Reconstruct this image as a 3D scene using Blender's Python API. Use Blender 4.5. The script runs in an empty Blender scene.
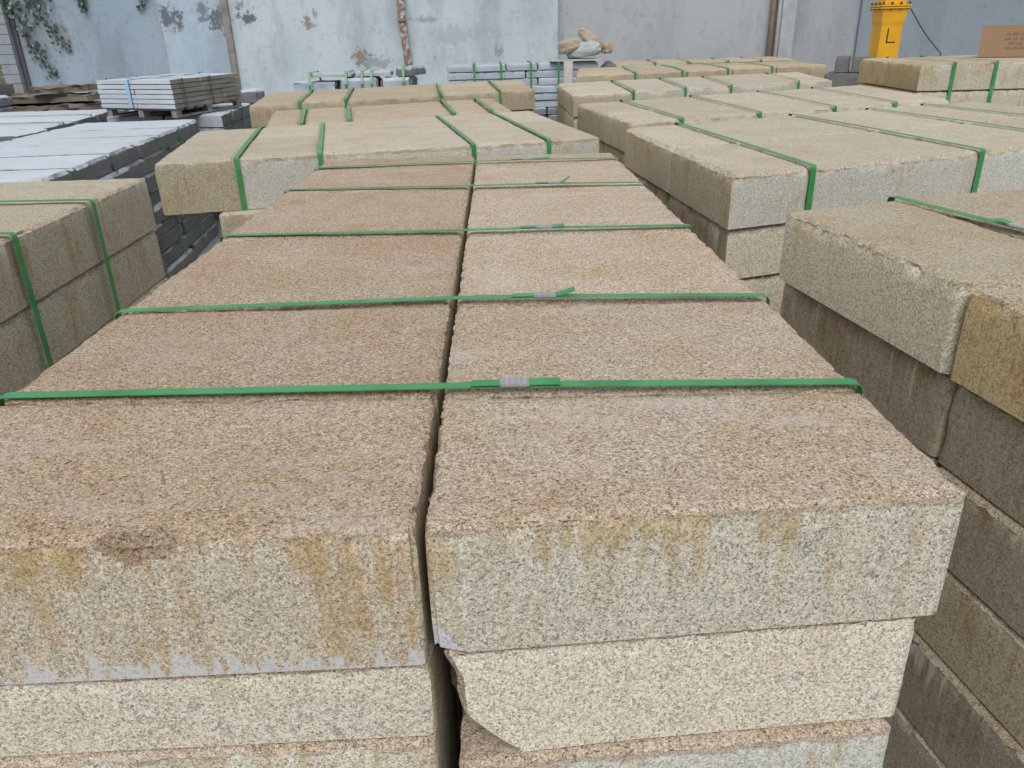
import bpy, math, random
from mathutils import Vector, Matrix, noise
S = bpy.context.scene
COL = S.collection
FLOOR = 0.05
random.seed(7)

# ------------------------------------------------------------------ node helpers
class NT:
    def __init__(s, name):
        s.m = bpy.data.materials.new(name); s.m.use_nodes = True
        s.t = s.m.node_tree; s.t.nodes.clear()
        s.out = s.n('ShaderNodeOutputMaterial'); s.b = s.n('ShaderNodeBsdfPrincipled')
        s.l(s.b.outputs[0], s.out.inputs[0])
    def n(s, k, **kw):
        x = s.t.nodes.new(k)
        for a, v in kw.items(): setattr(x, a, v)
        return x
    def l(s, a, b): s.t.links.new(a, b)
    def put(s, sock, v):
        if hasattr(v, 'links'): s.l(v, sock)
        else: sock.default_value = v
    def math(s, op, a, b=None, c=None, clamp=False):
        x = s.n('ShaderNodeMath', operation=op, use_clamp=clamp)
        s.put(x.inputs[0], a)
        if b is not None: s.put(x.inputs[1], b)
        if c is not None: s.put(x.inputs[2], c)
        return x.outputs[0]
    def mix(s, f, a, b, mode='MIX'):
        x = s.n('ShaderNodeMix', data_type='RGBA', blend_type=mode)
        s.put(x.inputs[0], f)
        s.put(x.inputs[6], a if hasattr(a, 'links') else (*a, 1)); s.put(x.inputs[7], b if hasattr(b, 'links') else (*b, 1))
        return x.outputs[2]
    def ramp(s, f, stops, interp='LINEAR'):
        x = s.n('ShaderNodeValToRGB'); x.color_ramp.interpolation = interp
        e = x.color_ramp.elements
        while len(e) < len(stops): e.new(0.5)
        for q, (p, c) in zip(e, stops):
            q.position = p; q.color = (*c, 1) if isinstance(c, tuple) else (c, c, c, 1)
        s.put(x.inputs[0], f); return x.outputs[0]
    def noise(s, v, scale, detail=3, rough=.55):
        x = s.n('ShaderNodeTexNoise'); s.l(v, x.inputs['Vector'])
        x.inputs['Scale'].default_value = scale; x.inputs['Detail'].default_value = detail; x.inputs['Roughness'].default_value = rough
        return x.outputs[0]
    def voro(s, v, scale):
        x = s.n('ShaderNodeTexVoronoi'); s.l(v, x.inputs['Vector']); x.inputs['Scale'].default_value = scale
        return x
    def scale(s, v, sc):
        x = s.n('ShaderNodeVectorMath', operation='MULTIPLY'); s.l(v, x.inputs[0]); x.inputs[1].default_value = sc
        return x.outputs[0]
    def coords(s):
        tc = s.n('ShaderNodeTexCoord'); oi = s.n('ShaderNodeObjectInfo')
        r = s.math('MULTIPLY', oi.outputs['Random'], 37.0)
        cb = s.n('ShaderNodeCombineXYZ'); s.l(r, cb.inputs[0]); s.l(s.math('MULTIPLY', r, 1.7), cb.inputs[1]); s.l(s.math('MULTIPLY', r, .6), cb.inputs[2])
        a = s.n('ShaderNodeVectorMath', operation='ADD'); s.l(tc.outputs['Object'], a.inputs[0]); s.l(cb.outputs[0], a.inputs[1])
        return tc, a.outputs[0], oi.outputs['Random']
    def bump(s, h, strength, dist):
        x = s.n('ShaderNodeBump'); x.inputs['Strength'].default_value = strength; x.inputs['Distance'].default_value = dist
        s.l(h, x.inputs['Height']); s.l(x.outputs[0], s.b.inputs['Normal'])
    def done(s, col, rough=.85):
        s.put(s.b.inputs['Base Color'], col if hasattr(col, 'links') else (*col, 1))
        s.put(s.b.inputs['Roughness'], rough); return s.m

def sc(c, k): return tuple(min(1, x * k) for x in c)

def granite(name, c_dark, c_lo, c_mid, c_hi, tint=(1, 1, 1), patch=(.62, .60, .58), patch_amt=.5, bump=.5, big=.35, rust=None, var=.16):
    t = NT(name); tc, v, rnd = t.coords()
    w = t.scale(v, (1, 1.25, 1))
    v1 = t.voro(w, 620); sep = t.n('ShaderNodeSeparateColor'); t.l(v1.outputs['Color'], sep.inputs[0])
    v2 = t.voro(w, 260); sep2 = t.n('ShaderNodeSeparateColor'); t.l(v2.outputs['Color'], sep2.inputs[0])
    f = t.math('ADD', t.math('MULTIPLY', sep.outputs[0], .62), t.math('MULTIPLY', sep2.outputs[1], .38))
    col = t.ramp(f, [(.10, c_dark), (.24, c_lo), (.52, c_mid), (.86, c_hi)])
    n1 = t.noise(v, 5, 5, .6)
    col = t.mix(t.ramp(n1, [(.38, 0.0), (.66, 1.0)]), col, t.mix(1, col, tuple(1 - (1 - x) * big * 2 for x in (.86, .70, .52)), 'MULTIPLY'))
    n2 = t.noise(t.scale(v, (1, 2.4, 1.5)), 4.2, 6, .62)
    pm = t.ramp(n2, [(.56, 0.0), (.70, patch_amt)])
    col = t.mix(pm, col, t.mix(.55, col, patch))
    if rust:
        n3 = t.noise(v, 9, 4, .6)
        col = t.mix(t.ramp(n3, [(.55, 0.0), (.72, .55)]), col, t.mix(1, col, rust, 'MULTIPLY'))
    k = t.math('ADD', t.math('MULTIPLY', rnd, var), 1 - var / 2)
    kk = t.n('ShaderNodeCombineXYZ')
    for i in range(3): t.l(k, kk.inputs[i])
    col = t.mix(1, col, kk.outputs[0], 'MULTIPLY')
    col = t.mix(1, col, tint, 'MULTIPLY')
    nb = t.noise(w, 420, 3, .6); nb2 = t.noise(w, 110, 3, .6)
    t.bump(t.math('ADD', nb, t.math('MULTIPLY', nb2, 1.3)), bump, .006)
    return t.done(col, .9)

def sawn(name, c_dark, c_lo, c_mid, c_hi, stain=(.43, .35, .235), stain_amt=.6, cover=.5, white=0.0, wtop=0.0, topcol=(.42, .335, .25), fleck=.4, var=.14, fringe=.07):
    """sawn side of a slab: fine speckle, run-down stains below the top edge, ragged split fringe along the top"""
    t = NT(name); tc, v, rnd = t.coords()
    v1 = t.voro(v, 700); sep = t.n('ShaderNodeSeparateColor'); t.l(v1.outputs['Color'], sep.inputs[0])
    v2 = t.voro(v, 300); sep2 = t.n('ShaderNodeSeparateColor'); t.l(v2.outputs['Color'], sep2.inputs[0])
    f = t.math('ADD', t.math('MULTIPLY', sep.outputs[0], .6), t.math('MULTIPLY', sep2.outputs[1], .4))
    col = t.ramp(f, [(.12, c_dark), (.26, c_lo), (.52, c_mid), (.84, c_hi)])
    # blue-grey mineral flecks
    fn = t.noise(v, 95, 3, .6); fb = t.noise(v, 7, 3, .5)
    fm = t.math('MULTIPLY', t.ramp(fn, [(.60, 0.0), (.68, fleck)]), t.ramp(fb, [(.42, 0.0), (.6, 1.0)]))
    col = t.mix(fm, col, (.27, .28, .28))
    g = t.n('ShaderNodeSeparateXYZ'); t.l(tc.outputs['Generated'], g.inputs[0]); z = g.outputs[2]
    runs = t.noise(t.scale(v, (1, 1, .07)), 55, 4, .65)
    broad = t.noise(t.scale(v, (1, 1, .8)), 7, 5, .65)
    m = t.math('ADD', runs, t.math('MULTIPLY', t.math('SUBTRACT', broad, .5), 1.5))
    m = t.math('ADD', m, t.math('MULTIPLY', t.math('SUBTRACT', z, .5), .12))
    sm = t.ramp(m, [(.60 - .2 * cover, 0.0), (.86 - .2 * cover, stain_amt)])
    col = t.mix(sm, col, t.mix(1, t.mix(.15, col, (.62, .56, .46)), sc(stain, 1.9), 'MULTIPLY'))
    if white > 0:
        wr = t.noise(t.scale(v, (1, 1, .36)), 62, 4, .62)
        wb = t.noise(v, 4.5, 2, .5)
        wm = t.math('SUBTRACT', t.math('ADD', wr, t.math('MULTIPLY', t.math('SUBTRACT', wb, .5), .5)), t.math('MULTIPLY', z, 1.05))
        wm = t.ramp(wm, [(.395 , 0.0), (.43, white)])
        col = t.mix(t.math('MULTIPLY', wm, t.ramp(t.noise(v, 160, 4, .7), [(.36, .25), (.56, .92)])), col, (.54, .545, .55))
    if wtop > 0:
        wt = t.noise(t.scale(v, (1, 1, .10)), 48, 3, .6)
        wt = t.math('ADD', wt, t.math('MULTIPLY', t.math('SUBTRACT', t.noise(v, 3.2, 2, .5), .5), .8))
        wt = t.math('ADD', wt, t.math('MULTIPLY', t.math('SUBTRACT', z, .75), .35))
        col = t.mix(t.ramp(wt, [(.60, 0.0), (.72, wtop)]), col, (.58, .55, .49))
    # ragged fringe of split face at the top
    fr = t.noise(v, 22, 4, .6)
    e = t.math('ADD', z, t.math('MULTIPLY', t.math('SUBTRACT', fr, .5), .22))
    em = t.ramp(e, [(1 - fringe - .01, 0.0), (1 - fringe + .012, .85)])
    tcol = t.ramp(sep.outputs[0], [(.1, sc(topcol, .45)), (.45, topcol), (.9, sc(topcol, 1.45))])
    col = t.mix(em, col, tcol)
    k = t.math('ADD', t.math('MULTIPLY', rnd, var), 1 - var / 2)
    kk = t.n('ShaderNodeCombineXYZ')
    for i in range(3): t.l(k, kk.inputs[i])
    col = t.mix(1, col, kk.outputs[0], 'MULTIPLY')
    t.bump(t.math('ADD', t.math('MULTIPLY', t.noise(v, 300, 2, .5), .5), t.math('MULTIPLY', em, 1.0)), .35, .003)
    return t.done(col, .82)

def plain(name, col, rough=.6, metal=0, nscale=0, namt=.15):
    t = NT(name); tc, v, rnd = t.coords(); t.b.inputs['Metallic'].default_value = metal
    if nscale:
        n = t.noise(v, nscale, 4, .6)
        c = t.mix(t.ramp(n, [(.3, 0.0), (.7, 1.0)]), sc(col, 1 - namt), sc(col, 1 + namt)); t.bump(n, .3, .004)
        return t.done(c, rough)
    return t.done(col, rough)

M = {}
# top (rough, flamed) faces
M['top_pink'] = granite('granite_rough_pinkish', (.12, .095, .07), (.37, .295, .22), (.62, .50, .38), (.90, .80, .67), patch=(.70, .67, .65), patch_amt=.8, bump=.8, big=.22, rust=(.90, .76, .63))
M['top_brown'] = granite('granite_rough_brownish', (.11, .085, .06), (.33, .25, .18), (.55, .425, .31), (.82, .70, .56), patch=(.62, .57, .53), patch_amt=.7, bump=.8, big=.24, rust=(.86, .70, .54))
M['top_beige'] = granite('granite_rough_beige', (.19, .165, .12), (.42, .375, .29), (.60, .54, .43), (.80, .76, .66), patch=(.64, .63, .60), patch_amt=.6, bump=.7, big=.20, rust=(.90, .76, .62))
M['top_tan'] = granite('granite_rough_tan', (.17, .14, .09), (.38, .315, .22), (.55, .46, .335), (.76, .68, .54), patch=(.62, .58, .52), patch_amt=.5, bump=.7, big=.2, rust=(.88, .72, .55))
M['top_gold'] = granite('granite_rough_golden', (.14, .115, .08), (.38, .32, .22), (.54, .46, .33), (.76, .69, .55), patch=(.62, .58, .52), patch_amt=.5, bump=.8, big=.2, rust=(.88, .72, .52))
# sawn sides
A_ = dict(c_dark=(.15, .15, .13), c_lo=(.35, .32, .25), c_mid=(.54, .495, .39), c_hi=(.76, .72, .60))
M['side_beige'] = sawn('granite_sawn_beige', **A_, stain_amt=.85, cover=.42)
M['side_stained'] = sawn('granite_sawn_stained', (.14, .13, .11), (.32, .265, .19), (.48, .405, .30), (.71, .635, .51), stain_amt=.95, cover=.72, white=1.0, fringe=.03)
M['side_pale'] = sawn('granite_sawn_pale', (.18, .18, .17), (.42, .37, .285), (.63, .56, .44), (.85, .79, .66), stain_amt=.3, cover=-.2, fringe=.012, fleck=.9)
M['side_whitish'] = sawn('granite_sawn_whitish', (.20, .195, .17), (.41, .40, .345), (.565, .55, .475), (.74, .725, .65), stain_amt=.7, cover=.1, white=.45, fringe=.10, fleck=.5)
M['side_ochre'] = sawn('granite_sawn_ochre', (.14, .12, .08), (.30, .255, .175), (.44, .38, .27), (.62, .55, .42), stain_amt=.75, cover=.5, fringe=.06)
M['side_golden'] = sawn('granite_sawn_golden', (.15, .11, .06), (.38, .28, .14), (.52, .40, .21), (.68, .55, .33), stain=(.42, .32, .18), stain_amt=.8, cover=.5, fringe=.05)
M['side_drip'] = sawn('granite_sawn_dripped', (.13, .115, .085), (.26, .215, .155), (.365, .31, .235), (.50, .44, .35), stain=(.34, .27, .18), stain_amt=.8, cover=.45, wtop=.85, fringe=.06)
M['side_warm'] = sawn('granite_sawn_warm', (.20, .17, .11), (.44, .39, .28), (.64, .57, .43), (.86, .80, .65), stain=(.44, .34, .19), stain_amt=.6, cover=.2, fringe=.05)
M['side_drip2'] = sawn('granite_sawn_lime_dripped', (.16, .135, .10), (.36, .315, .24), (.49, .435, .34), (.65, .60, .50), stain=(.40, .33, .23), stain_amt=.7, cover=.4, wtop=.95, fringe=.05)
M['fresh'] = granite('granite_fresh_break', (.35, .35, .37), (.58, .58, .60), (.74, .74, .77), (.88, .88, .9), patch_amt=.2, bump=.5, big=.1)
M['broken'] = granite('granite_weathered_break', (.11, .08, .055), (.32, .24, .165), (.49, .385, .28), (.68, .57, .45), patch_amt=.2, bump=1, big=.2, rust=(.82, .64, .48))
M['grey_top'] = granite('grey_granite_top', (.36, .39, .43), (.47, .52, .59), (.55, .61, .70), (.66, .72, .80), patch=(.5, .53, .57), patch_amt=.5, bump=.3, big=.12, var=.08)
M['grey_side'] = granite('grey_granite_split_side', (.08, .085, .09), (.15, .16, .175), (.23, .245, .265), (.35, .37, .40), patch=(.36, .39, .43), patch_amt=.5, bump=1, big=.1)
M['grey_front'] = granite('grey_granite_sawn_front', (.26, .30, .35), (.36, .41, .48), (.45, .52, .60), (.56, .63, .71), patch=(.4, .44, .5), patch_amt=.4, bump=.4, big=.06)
M['dark_stone'] = granite('dark_rough_stone', (.06, .06, .06), (.14, .14, .14), (.24, .235, .23), (.38, .37, .36), patch=(.4, .4, .4), patch_amt=.4, bump=1, big=.15)
M['brown_stone'] = granite('brown_rough_stone', (.07, .06, .05), (.16, .135, .11), (.28, .24, .20), (.42, .37, .32), patch=(.4, .39, .38), patch_amt=.6, bump=1, big=.2)
M['tan_rock'] = granite('tan_split_rock', (.22, .17, .12), (.42, .35, .26), (.56, .48, .37), (.7, .63, .52), patch_amt=.3, bump=1, big=.2, rust=(.85, .7, .56))
M['warm_side'] = granite('warm_grey_stone_side', (.14, .13, .12), (.24, .22, .20), (.32, .30, .275), (.42, .40, .37), patch_amt=.4, bump=.8, big=.1)
M['brick'] = granite('tan_paver', (.16, .15, .11), (.30, .28, .20), (.42, .38, .28), (.55, .50, .38), patch_amt=.3, bump=.6)
# strap plastic
t = NT('green_strap_plastic'); tc, v, rnd = t.coords()
n = t.noise(v, 14, 2, .5)
t.b.inputs['Specular IOR Level'].default_value = .6
t.b.inputs['Transmission Weight'].default_value = 0.0
t.bump(t.noise(v, 600, 2, .5), .25, .001)
M['strap'] = t.done(t.mix(t.ramp(n, [(.35, 0.0), (.65, 1.0)]), (.03, .23, .06), (.055, .31, .10)), .33)
M['strap_blue'] = plain('pale_blue_strap', (.35, .58, .78), .4)
M['strap_dark'] = plain('dark_strap', (.10, .12, .13), .5)
t = NT('crimped_steel'); tc, v, rnd = t.coords(); t.b.inputs['Metallic'].default_value = .85
t.bump(t.noise(v, 260, 2, .5), .8, .002); M['steel'] = t.done((.62, .64, .67), .28)
M['timber'] = plain('weathered_pallet_timber', (.30, .28, .26), .85, 0, 18, .3)
M['tarp'] = plain('pale_grey_sacking', (.44, .47, .48), .8, 0, 9, .12)
M['postwood'] = plain('pale_dry_timber', (.62, .58, .54), .8, 0, 16, .12)
M['yellow'] = plain('yellow_machine_paint', (.80, .40, .012), .42, 0, 5, .10)
M['black'] = plain('black_paint', (.03, .028, .025), .5)
M['bolt'] = plain('dark_bolt_steel', (.12, .10, .07), .45, .6)
M['card'] = plain('corrugated_cardboard', (.36, .235, .145), .85, 0, 3, .06)
M['print'] = plain('dark_print_ink', (.10, .07, .05), .8)
t = NT('rusty_painted_pipe'); tc, v, rnd = t.coords(); n = t.noise(v, 4, 5, .7); n5 = t.noise(v, 11, 4, .7)
M['rust'] = t.done(t.mix(t.ramp(n5, [(.50, 0.0), (.56, 1.0)]), t.mix(n, (.16, .085, .06), (.42, .27, .20)), (.52, .53, .54)), .85)
M['white_pipe'] = plain('white_painted_pipe', (.66, .67, .68), .6, 0, 6, .1)
M['brown_pipe'] = plain('brown_painted_pipe', (.36, .27, .18), .7, 0, 6, .2)
M['leaf'] = plain('dusty_ivy_leaf', (.045, .075, .045), .7, 0, 12, .5)
M['leaf_pale'] = plain('pale_dusty_ivy_leaf', (.22, .27, .24), .8, 0, 12, .3)
M['stem'] = plain('dry_ivy_stem', (.10, .08, .06), .9)
M['pit'] = plain('exposed_brown_render', (.24, .19, .14), .95, 0, 20, .4)
M['rubber'] = plain('worn_black_rubber', (.06, .06, .065), .7)

# ------------------------------------------------------------------ object helpers
def tag(o, label=None, cat=None, group=None, kind=None):
    if label: o['label'] = label
    if cat: o['category'] = cat
    if group: o['group'] = group
    if kind: o['kind'] = kind
    return o
def link(name, me, parent=None, loc=(0, 0, 0), rz=0):
    o = bpy.data.objects.new(name, me); COL.objects.link(o); o.location = loc; o.rotation_euler = (0, 0, rz)
    if parent: o.parent = parent
    return o
def empty(name, loc, rz=0):
    o = bpy.data.objects.new(name, None); COL.objects.link(o); o.location = loc; o.rotation_euler = (0, 0, rz); o.empty_display_size = .1
    return o
class MB:
    def __init__(s): s.v = []; s.f = []; s.m = []
    def add(s, vs, fs, m=0):
        k = len(s.v); s.v += [tuple(x) for x in vs]; s.f += [tuple(i + k for i in f) for f in fs]; s.m += [m] * len(fs)
    def box(s, a, b, m=0, R=None):
        x0, y0, z0 = a; x1, y1, z1 = b
        vs = [Vector(p) for p in ((x0,y0,z0),(x1,y0,z0),(x1,y1,z0),(x0,y1,z0),(x0,y0,z1),(x1,y0,z1),(x1,y1,z1),(x0,y1,z1))]
        if R: vs = [R @ p for p in vs]
        s.add(vs, [(3,2,1,0),(4,5,6,7),(0,1,5,4),(1,2,6,5),(2,3,7,6),(3,0,4,7)], m)
    def tube(s, pts, r, n=10, m=0):
        pts = [Vector(p) for p in pts]; k = len(s.v); ring = []
        for i, p in enumerate(pts):
            d = (pts[min(i+1, len(pts)-1)] - pts[max(i-1, 0)]).normalized()
            a = d.orthogonal().normalized() if i == 0 else (pa - d * pa.dot(d)).normalized()
            pa = a; b = d.cross(a); rr = r[i] if isinstance(r, (list, tuple)) else r
            s.v += [tuple(p + (a * math.cos(2*math.pi*j/n) + b * math.sin(2*math.pi*j/n)) * rr) for j in range(n)]
        for i in range(len(pts)-1):
            for j in range(n):
                s.f.append((k+i*n+j, k+i*n+(j+1)%n, k+(i+1)*n+(j+1)%n, k+(i+1)*n+j)); s.m.append(m)
        s.f.append(tuple(k+j for j in reversed(range(n)))); s.m.append(m)
        s.f.append(tuple(k+(len(pts)-1)*n+j for j in range(n))); s.m.append(m)
    def build(s, name, mats, parent=None, loc=(0,0,0), rz=0, smooth=False, bevel=0):
        me = bpy.data.meshes.new(name); me.from_pydata(s.v, [], s.f)
        for q in (mats if isinstance(mats, (list, tuple)) else [mats]): me.materials.append(M[q])
        for p, i in zip(me.polygons, s.m): p.material_index = i; p.use_smooth = smooth
        me.update()
        o = link(name, me, parent, loc, rz)
        if bevel:
            b = o.modifiers.new('bevel', 'BEVEL'); b.width = bevel; b.segments = 2; b.limit_method = 'ANGLE'
        return o

def slab_mesh(quad, T, res, seed, mats, rough=.008, bites=(), lump=.0, faceFn=None, corner=.006):
    """slab on any four-cornered footprint (front-left, front-right, back-right, back-left; local coordinates),
    rough top, ragged top edge; sides nearly flat. bites = (centre, radius, push vector, material index)"""
    q = [Vector((*p, 0)) for p in quad]
    L = max((q[1]-q[0]).length, (q[2]-q[3]).length); W = max((q[3]-q[0]).length, (q[2]-q[1]).length)
    nx = max(3, int(L/res)); ny = max(3, int(W/res)); nz = max(2, int(T/res))
    idx = {}; V = []; F = []; FM = []
    off = Vector((seed*3.17 % 50, seed*7.31 % 50, seed*1.93 % 50)); nn = noise.noise
    def vert(i, j, k):
        key = (i, j, k)
        if key in idx: return idx[key]
        u, v, w = i/nx, j/ny, k/nz
        p = (q[0]*(1-u) + q[1]*u)*(1-v) + (q[3]*(1-u) + q[2]*u)*v
        p.z = T*w
        # distances to the sides
        du = min(u, 1-u)*L; dv = min(v, 1-v)*W; dt = T - p.z; db = p.z
        cin = Vector((0, 0, 0))
        ex = (q[1]-q[0]).normalized(); ey = (q[3]-q[0]).normalized()
        inx = ex * (1 if u < .5 else -1); iny = ey * (1 if v < .5 else -1)
        P = p + off
        e = max(0, 1 - dt/.03)            # near the top edge
        if du < 1e-5: cin += inx * (rough*1.5*e*abs(nn(P*24)+.5*nn(P*62)+.3*nn(P*130)) + lump*(.5+nn(P*9)))
        if dv < 1e-5: cin += iny * (rough*1.5*e*abs(nn(P*26)+.5*nn(P*62)+.3*nn(P*130)) + lump*(.5+nn(P*9)))
        if du < 1e-5 and dv < 1e-5: cin += (inx+iny) * corner*(.6+.6*nn(Vector((off.x, off.y, P.z*14))))
        if k == nz:
            d = min(du, dv)
            p.z -= .0012 + .0012*nn(P*95) + .0016*(nn(P*28)+.6) * .7 + .0012*(nn(P*7)+.5)
            if d < .022:
                g = 1 - d/.022
                p.z -= g*g*(rough*.55 + rough*.9*abs(nn(P*26)) + rough*.4*abs(nn(P*80)))
        if k == 0: p.z += 0
        if k == nz and lump: p.z -= lump*(.5+.5*nn(P*8))
        bm = 0
        for (c, r, push, mi) in bites:
            dd = (Vector(c) - p).length * (1 + .35*nn(P*30) + .2*nn(P*90))
            if dd < r:
                g = 1 - (dd/r)**2
                p += Vector(push)*g*(1+.25*nn(P*45)); bm = mi
        if faceFn: p, bm2 = faceFn(p.copy(), nn, off); bm = bm2 or bm
        idx[key] = len(V); V.append((p + cin)[:]); BM.append(bm)
        return idx[key]
    BM = []
    def quadf(a, b, c, d, m):
        F.append((a, b, c, d)); bb = [BM[x] for x in (a, b, c, d)]
        FM.append(max(bb) if sum(1 for x in bb if x) >= 2 else m)
    for i in range(nx):
        for j in range(ny):
            quadf(vert(i,j,nz), vert(i+1,j,nz), vert(i+1,j+1,nz), vert(i,j+1,nz), 0)
            quadf(vert(i,j,0), vert(i,j+1,0), vert(i+1,j+1,0), vert(i+1,j,0), 1)
    for k in range(nz):
        for i in range(nx):
            quadf(vert(i,0,k), vert(i+1,0,k), vert(i+1,0,k+1), vert(i,0,k+1), 1)
            quadf(vert(i+1,ny,k), vert(i,ny,k), vert(i,ny,k+1), vert(i+1,ny,k+1), 1)
        for j in range(ny):
            quadf(vert(0,j+1,k), vert(0,j,k), vert(0,j,k+1), vert(0,j+1,k+1), 2)
            quadf(vert(nx,j,k), vert(nx,j+1,k), vert(nx,j+1,k+1), vert(nx,j,k+1), 2)
    me = bpy.data.meshes.new('granite_slab'); me.from_pydata(V, [], F)
    for m in mats: me.materials.append(M[m])
    me.polygons.foreach_set('material_index', FM)
    me.polygons.foreach_set('use_smooth', [True]*len(F)); me.update()
    try: me.set_sharp_from_angle(angle=math.radians(42))
    except Exception: pass
    return me

SEED = [1]
def slab(quad, ztop, zbot, label, mats, res=.03, group=None, name='granite_block', cat='granite block', **kw):
    SEED[0] += 1
    mats = list(mats)
    if len(mats) == 2: mats.append(mats[1])
    mats += ['broken', 'fresh']                     # indices 3, 4
    cx = sum(p[0] for p in quad)/4; cy = sum(p[1] for p in quad)/4
    if 'bites' in kw: kw['bites'] = [((c[0]-cx, c[1]-cy, c[2]-zbot), r, p, m) for c, r, p, m in kw['bites']]
    me = slab_mesh([(p[0]-cx, p[1]-cy) for p in quad], ztop-zbot, res, SEED[0], mats, **kw)
    return tag(link(name, me, None, (cx, cy, zbot)), label, cat, group)

def lerp(a, b, t): return (a[0]*(1-t)+b[0]*t, a[1]*(1-t)+b[1]*t)
ORD = ['first', 'second', 'third', 'fourth', 'fifth', 'sixth', 'seventh', 'eighth', 'ninth', 'tenth']
def inset(q, g, dx=0, dy=0):
    cx = sum(p[0] for p in q)/4; cy = sum(p[1] for p in q)/4; o = []
    for a in range(4):
        p = Vector(q[a]); n1 = (Vector(q[(a+1) % 4])-p).normalized(); n2 = (Vector(q[a-1])-p).normalized()
        r = p + n1*g + n2*g; o.append((r.x+dx, r.y+dy))
    return o

def stack(where, FL, FR, BR, BL, us, vs, tops, tint, mats, res=(.03, .06), shifts=None, gap=.004, rows=('front row', 'back row'), group=None, rough=.009, what='granite slab', name='granite_block', cat='granite block', lump=0., skip=None, pick=None, tj=.003, corner=.006):
    """tops: list of heights from the top down, last = floor"""
    n = len(us)-1
    for r in range(len(vs)-1):
        for k in range(len(tops)-1):
            sx, sy = (shifts[k] if shifts and k < len(shifts) else (0, 0))
            for c in range(n):
                if skip and skip(c, r, k): continue
                q = [lerp(lerp(FL, FR, us[c]), lerp(BL, BR, us[c]), vs[r]), lerp(lerp(FL, FR, us[c+1]), lerp(BL, BR, us[c+1]), vs[r]),
                     lerp(lerp(FL, FR, us[c+1]), lerp(BL, BR, us[c+1]), vs[r+1]), lerp(lerp(FL, FR, us[c]), lerp(BL, BR, us[c]), vs[r+1])]
                jx = random.uniform(-.3, .3)*gap; jy = random.uniform(-.3, .3)*gap
                q = inset(q, gap*random.uniform(.7, 1.3), sx+jx, sy+jy)
                lay = 'top layer' if k == 0 else ('%s layer down' % ORD[k] if k < len(tops)-2 or len(tops) > 7 else 'bottom layer')
                col = '%s from left' % ORD[c] if n > 1 else ''
                row = rows[r] if len(vs) > 2 else ''
                lab = ' '.join(('%s %s, %s %s %s, %s' % (tint, what, lay, row, col, where)).replace(' ,', ',').split())
                mm = pick(c, r, k) if pick else mats
                vis = k == 0 or (r == 0 and k < 3)
                slab(q, tops[k]-(random.uniform(0, tj) if k == 0 else 0), tops[k+1], lab, mm, res[0] if vis else res[1], group or ('slabs of the ' + where), name, cat, rough=rough, lump=lump, corner=corner)

def ribbon(mb, pts, wd, w=.02, th=.0012, m=0, round_=.012):
    """flat band of width w along pts; wd = width direction"""
    P = [Vector(p) for p in pts]; wd = Vector(wd).normalized(); out = [P[0]]
    for i in range(1, len(P)-1):
        a = (P[i-1]-P[i]); b = (P[i+1]-P[i]); ra = min(round_, a.length*.45); rb = min(round_, b.length*.45)
        A = P[i]+a.normalized()*ra; B = P[i]+b.normalized()*rb
        for t in (0, .33, .67, 1): out.append(A*(1-t)**2 + P[i]*2*t*(1-t) + B*t*t)
    out.append(P[-1]); k = len(mb.v)
    for i, p in enumerate(out):
        d = (out[min(i+1, len(out)-1)]-out[max(i-1, 0)]).normalized(); ww = (wd - d*wd.dot(d)).normalized(); nrm = ww.cross(d)
        for a, b in ((-.5, 0), (.5, 0), (.5, 1), (-.5, 1)): mb.v.append(tuple(p + ww*w*a + nrm*th*b))
    n = len(out)
    for i in range(n-1):
        for j in range(4):
            mb.f.append((k+i*4+j, k+i*4+(j+1) % 4, k+(i+1)*4+(j+1) % 4, k+(i+1)*4+j)); mb.m.append(m)
    mb.f.append((k+3, k+2, k+1, k)); mb.m.append(m); mb.f.append(tuple(k+(n-1)*4+j for j in range(4))); mb.m.append(m)

def strap(path, wd, label, group, w=.02, mat='strap'):
    mb = MB(); c = Vector(path[0]); ribbon(mb, [Vector(p)-c for p in path], wd, w)
    o = mb.build('packing_strap', mat, None, c); return tag(o, label, 'strap', group)

def over_strap(where, tops2d, ztop, zbot, label, group, w=.02, clear=.004, mat='strap', lift=None):
    """strap over a stack: tops2d = plan points from front edge to back edge; goes down both faces"""
    a = Vector((*tops2d[0], 0)); b = Vector((*tops2d[-1], 0)); d = (b-a).normalized(); wd = Vector((-d.y, d.x, 0))
    e = .006
    pts = [(a.x-d.x*e, a.y-d.y*e, zbot), (a.x-d.x*e, a.y-d.y*e, ztop+clear)]
    for i, p in enumerate(tops2d[1:-1]): pts.append((p[0], p[1], ztop+clear*(1.5)))
    pts += [(b.x+d.x*e, b.y+d.y*e, ztop+clear), (b.x+d.x*e, b.y+d.y*e, zbot)]
    return strap(pts, wd, label, group, w, mat)

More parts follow.
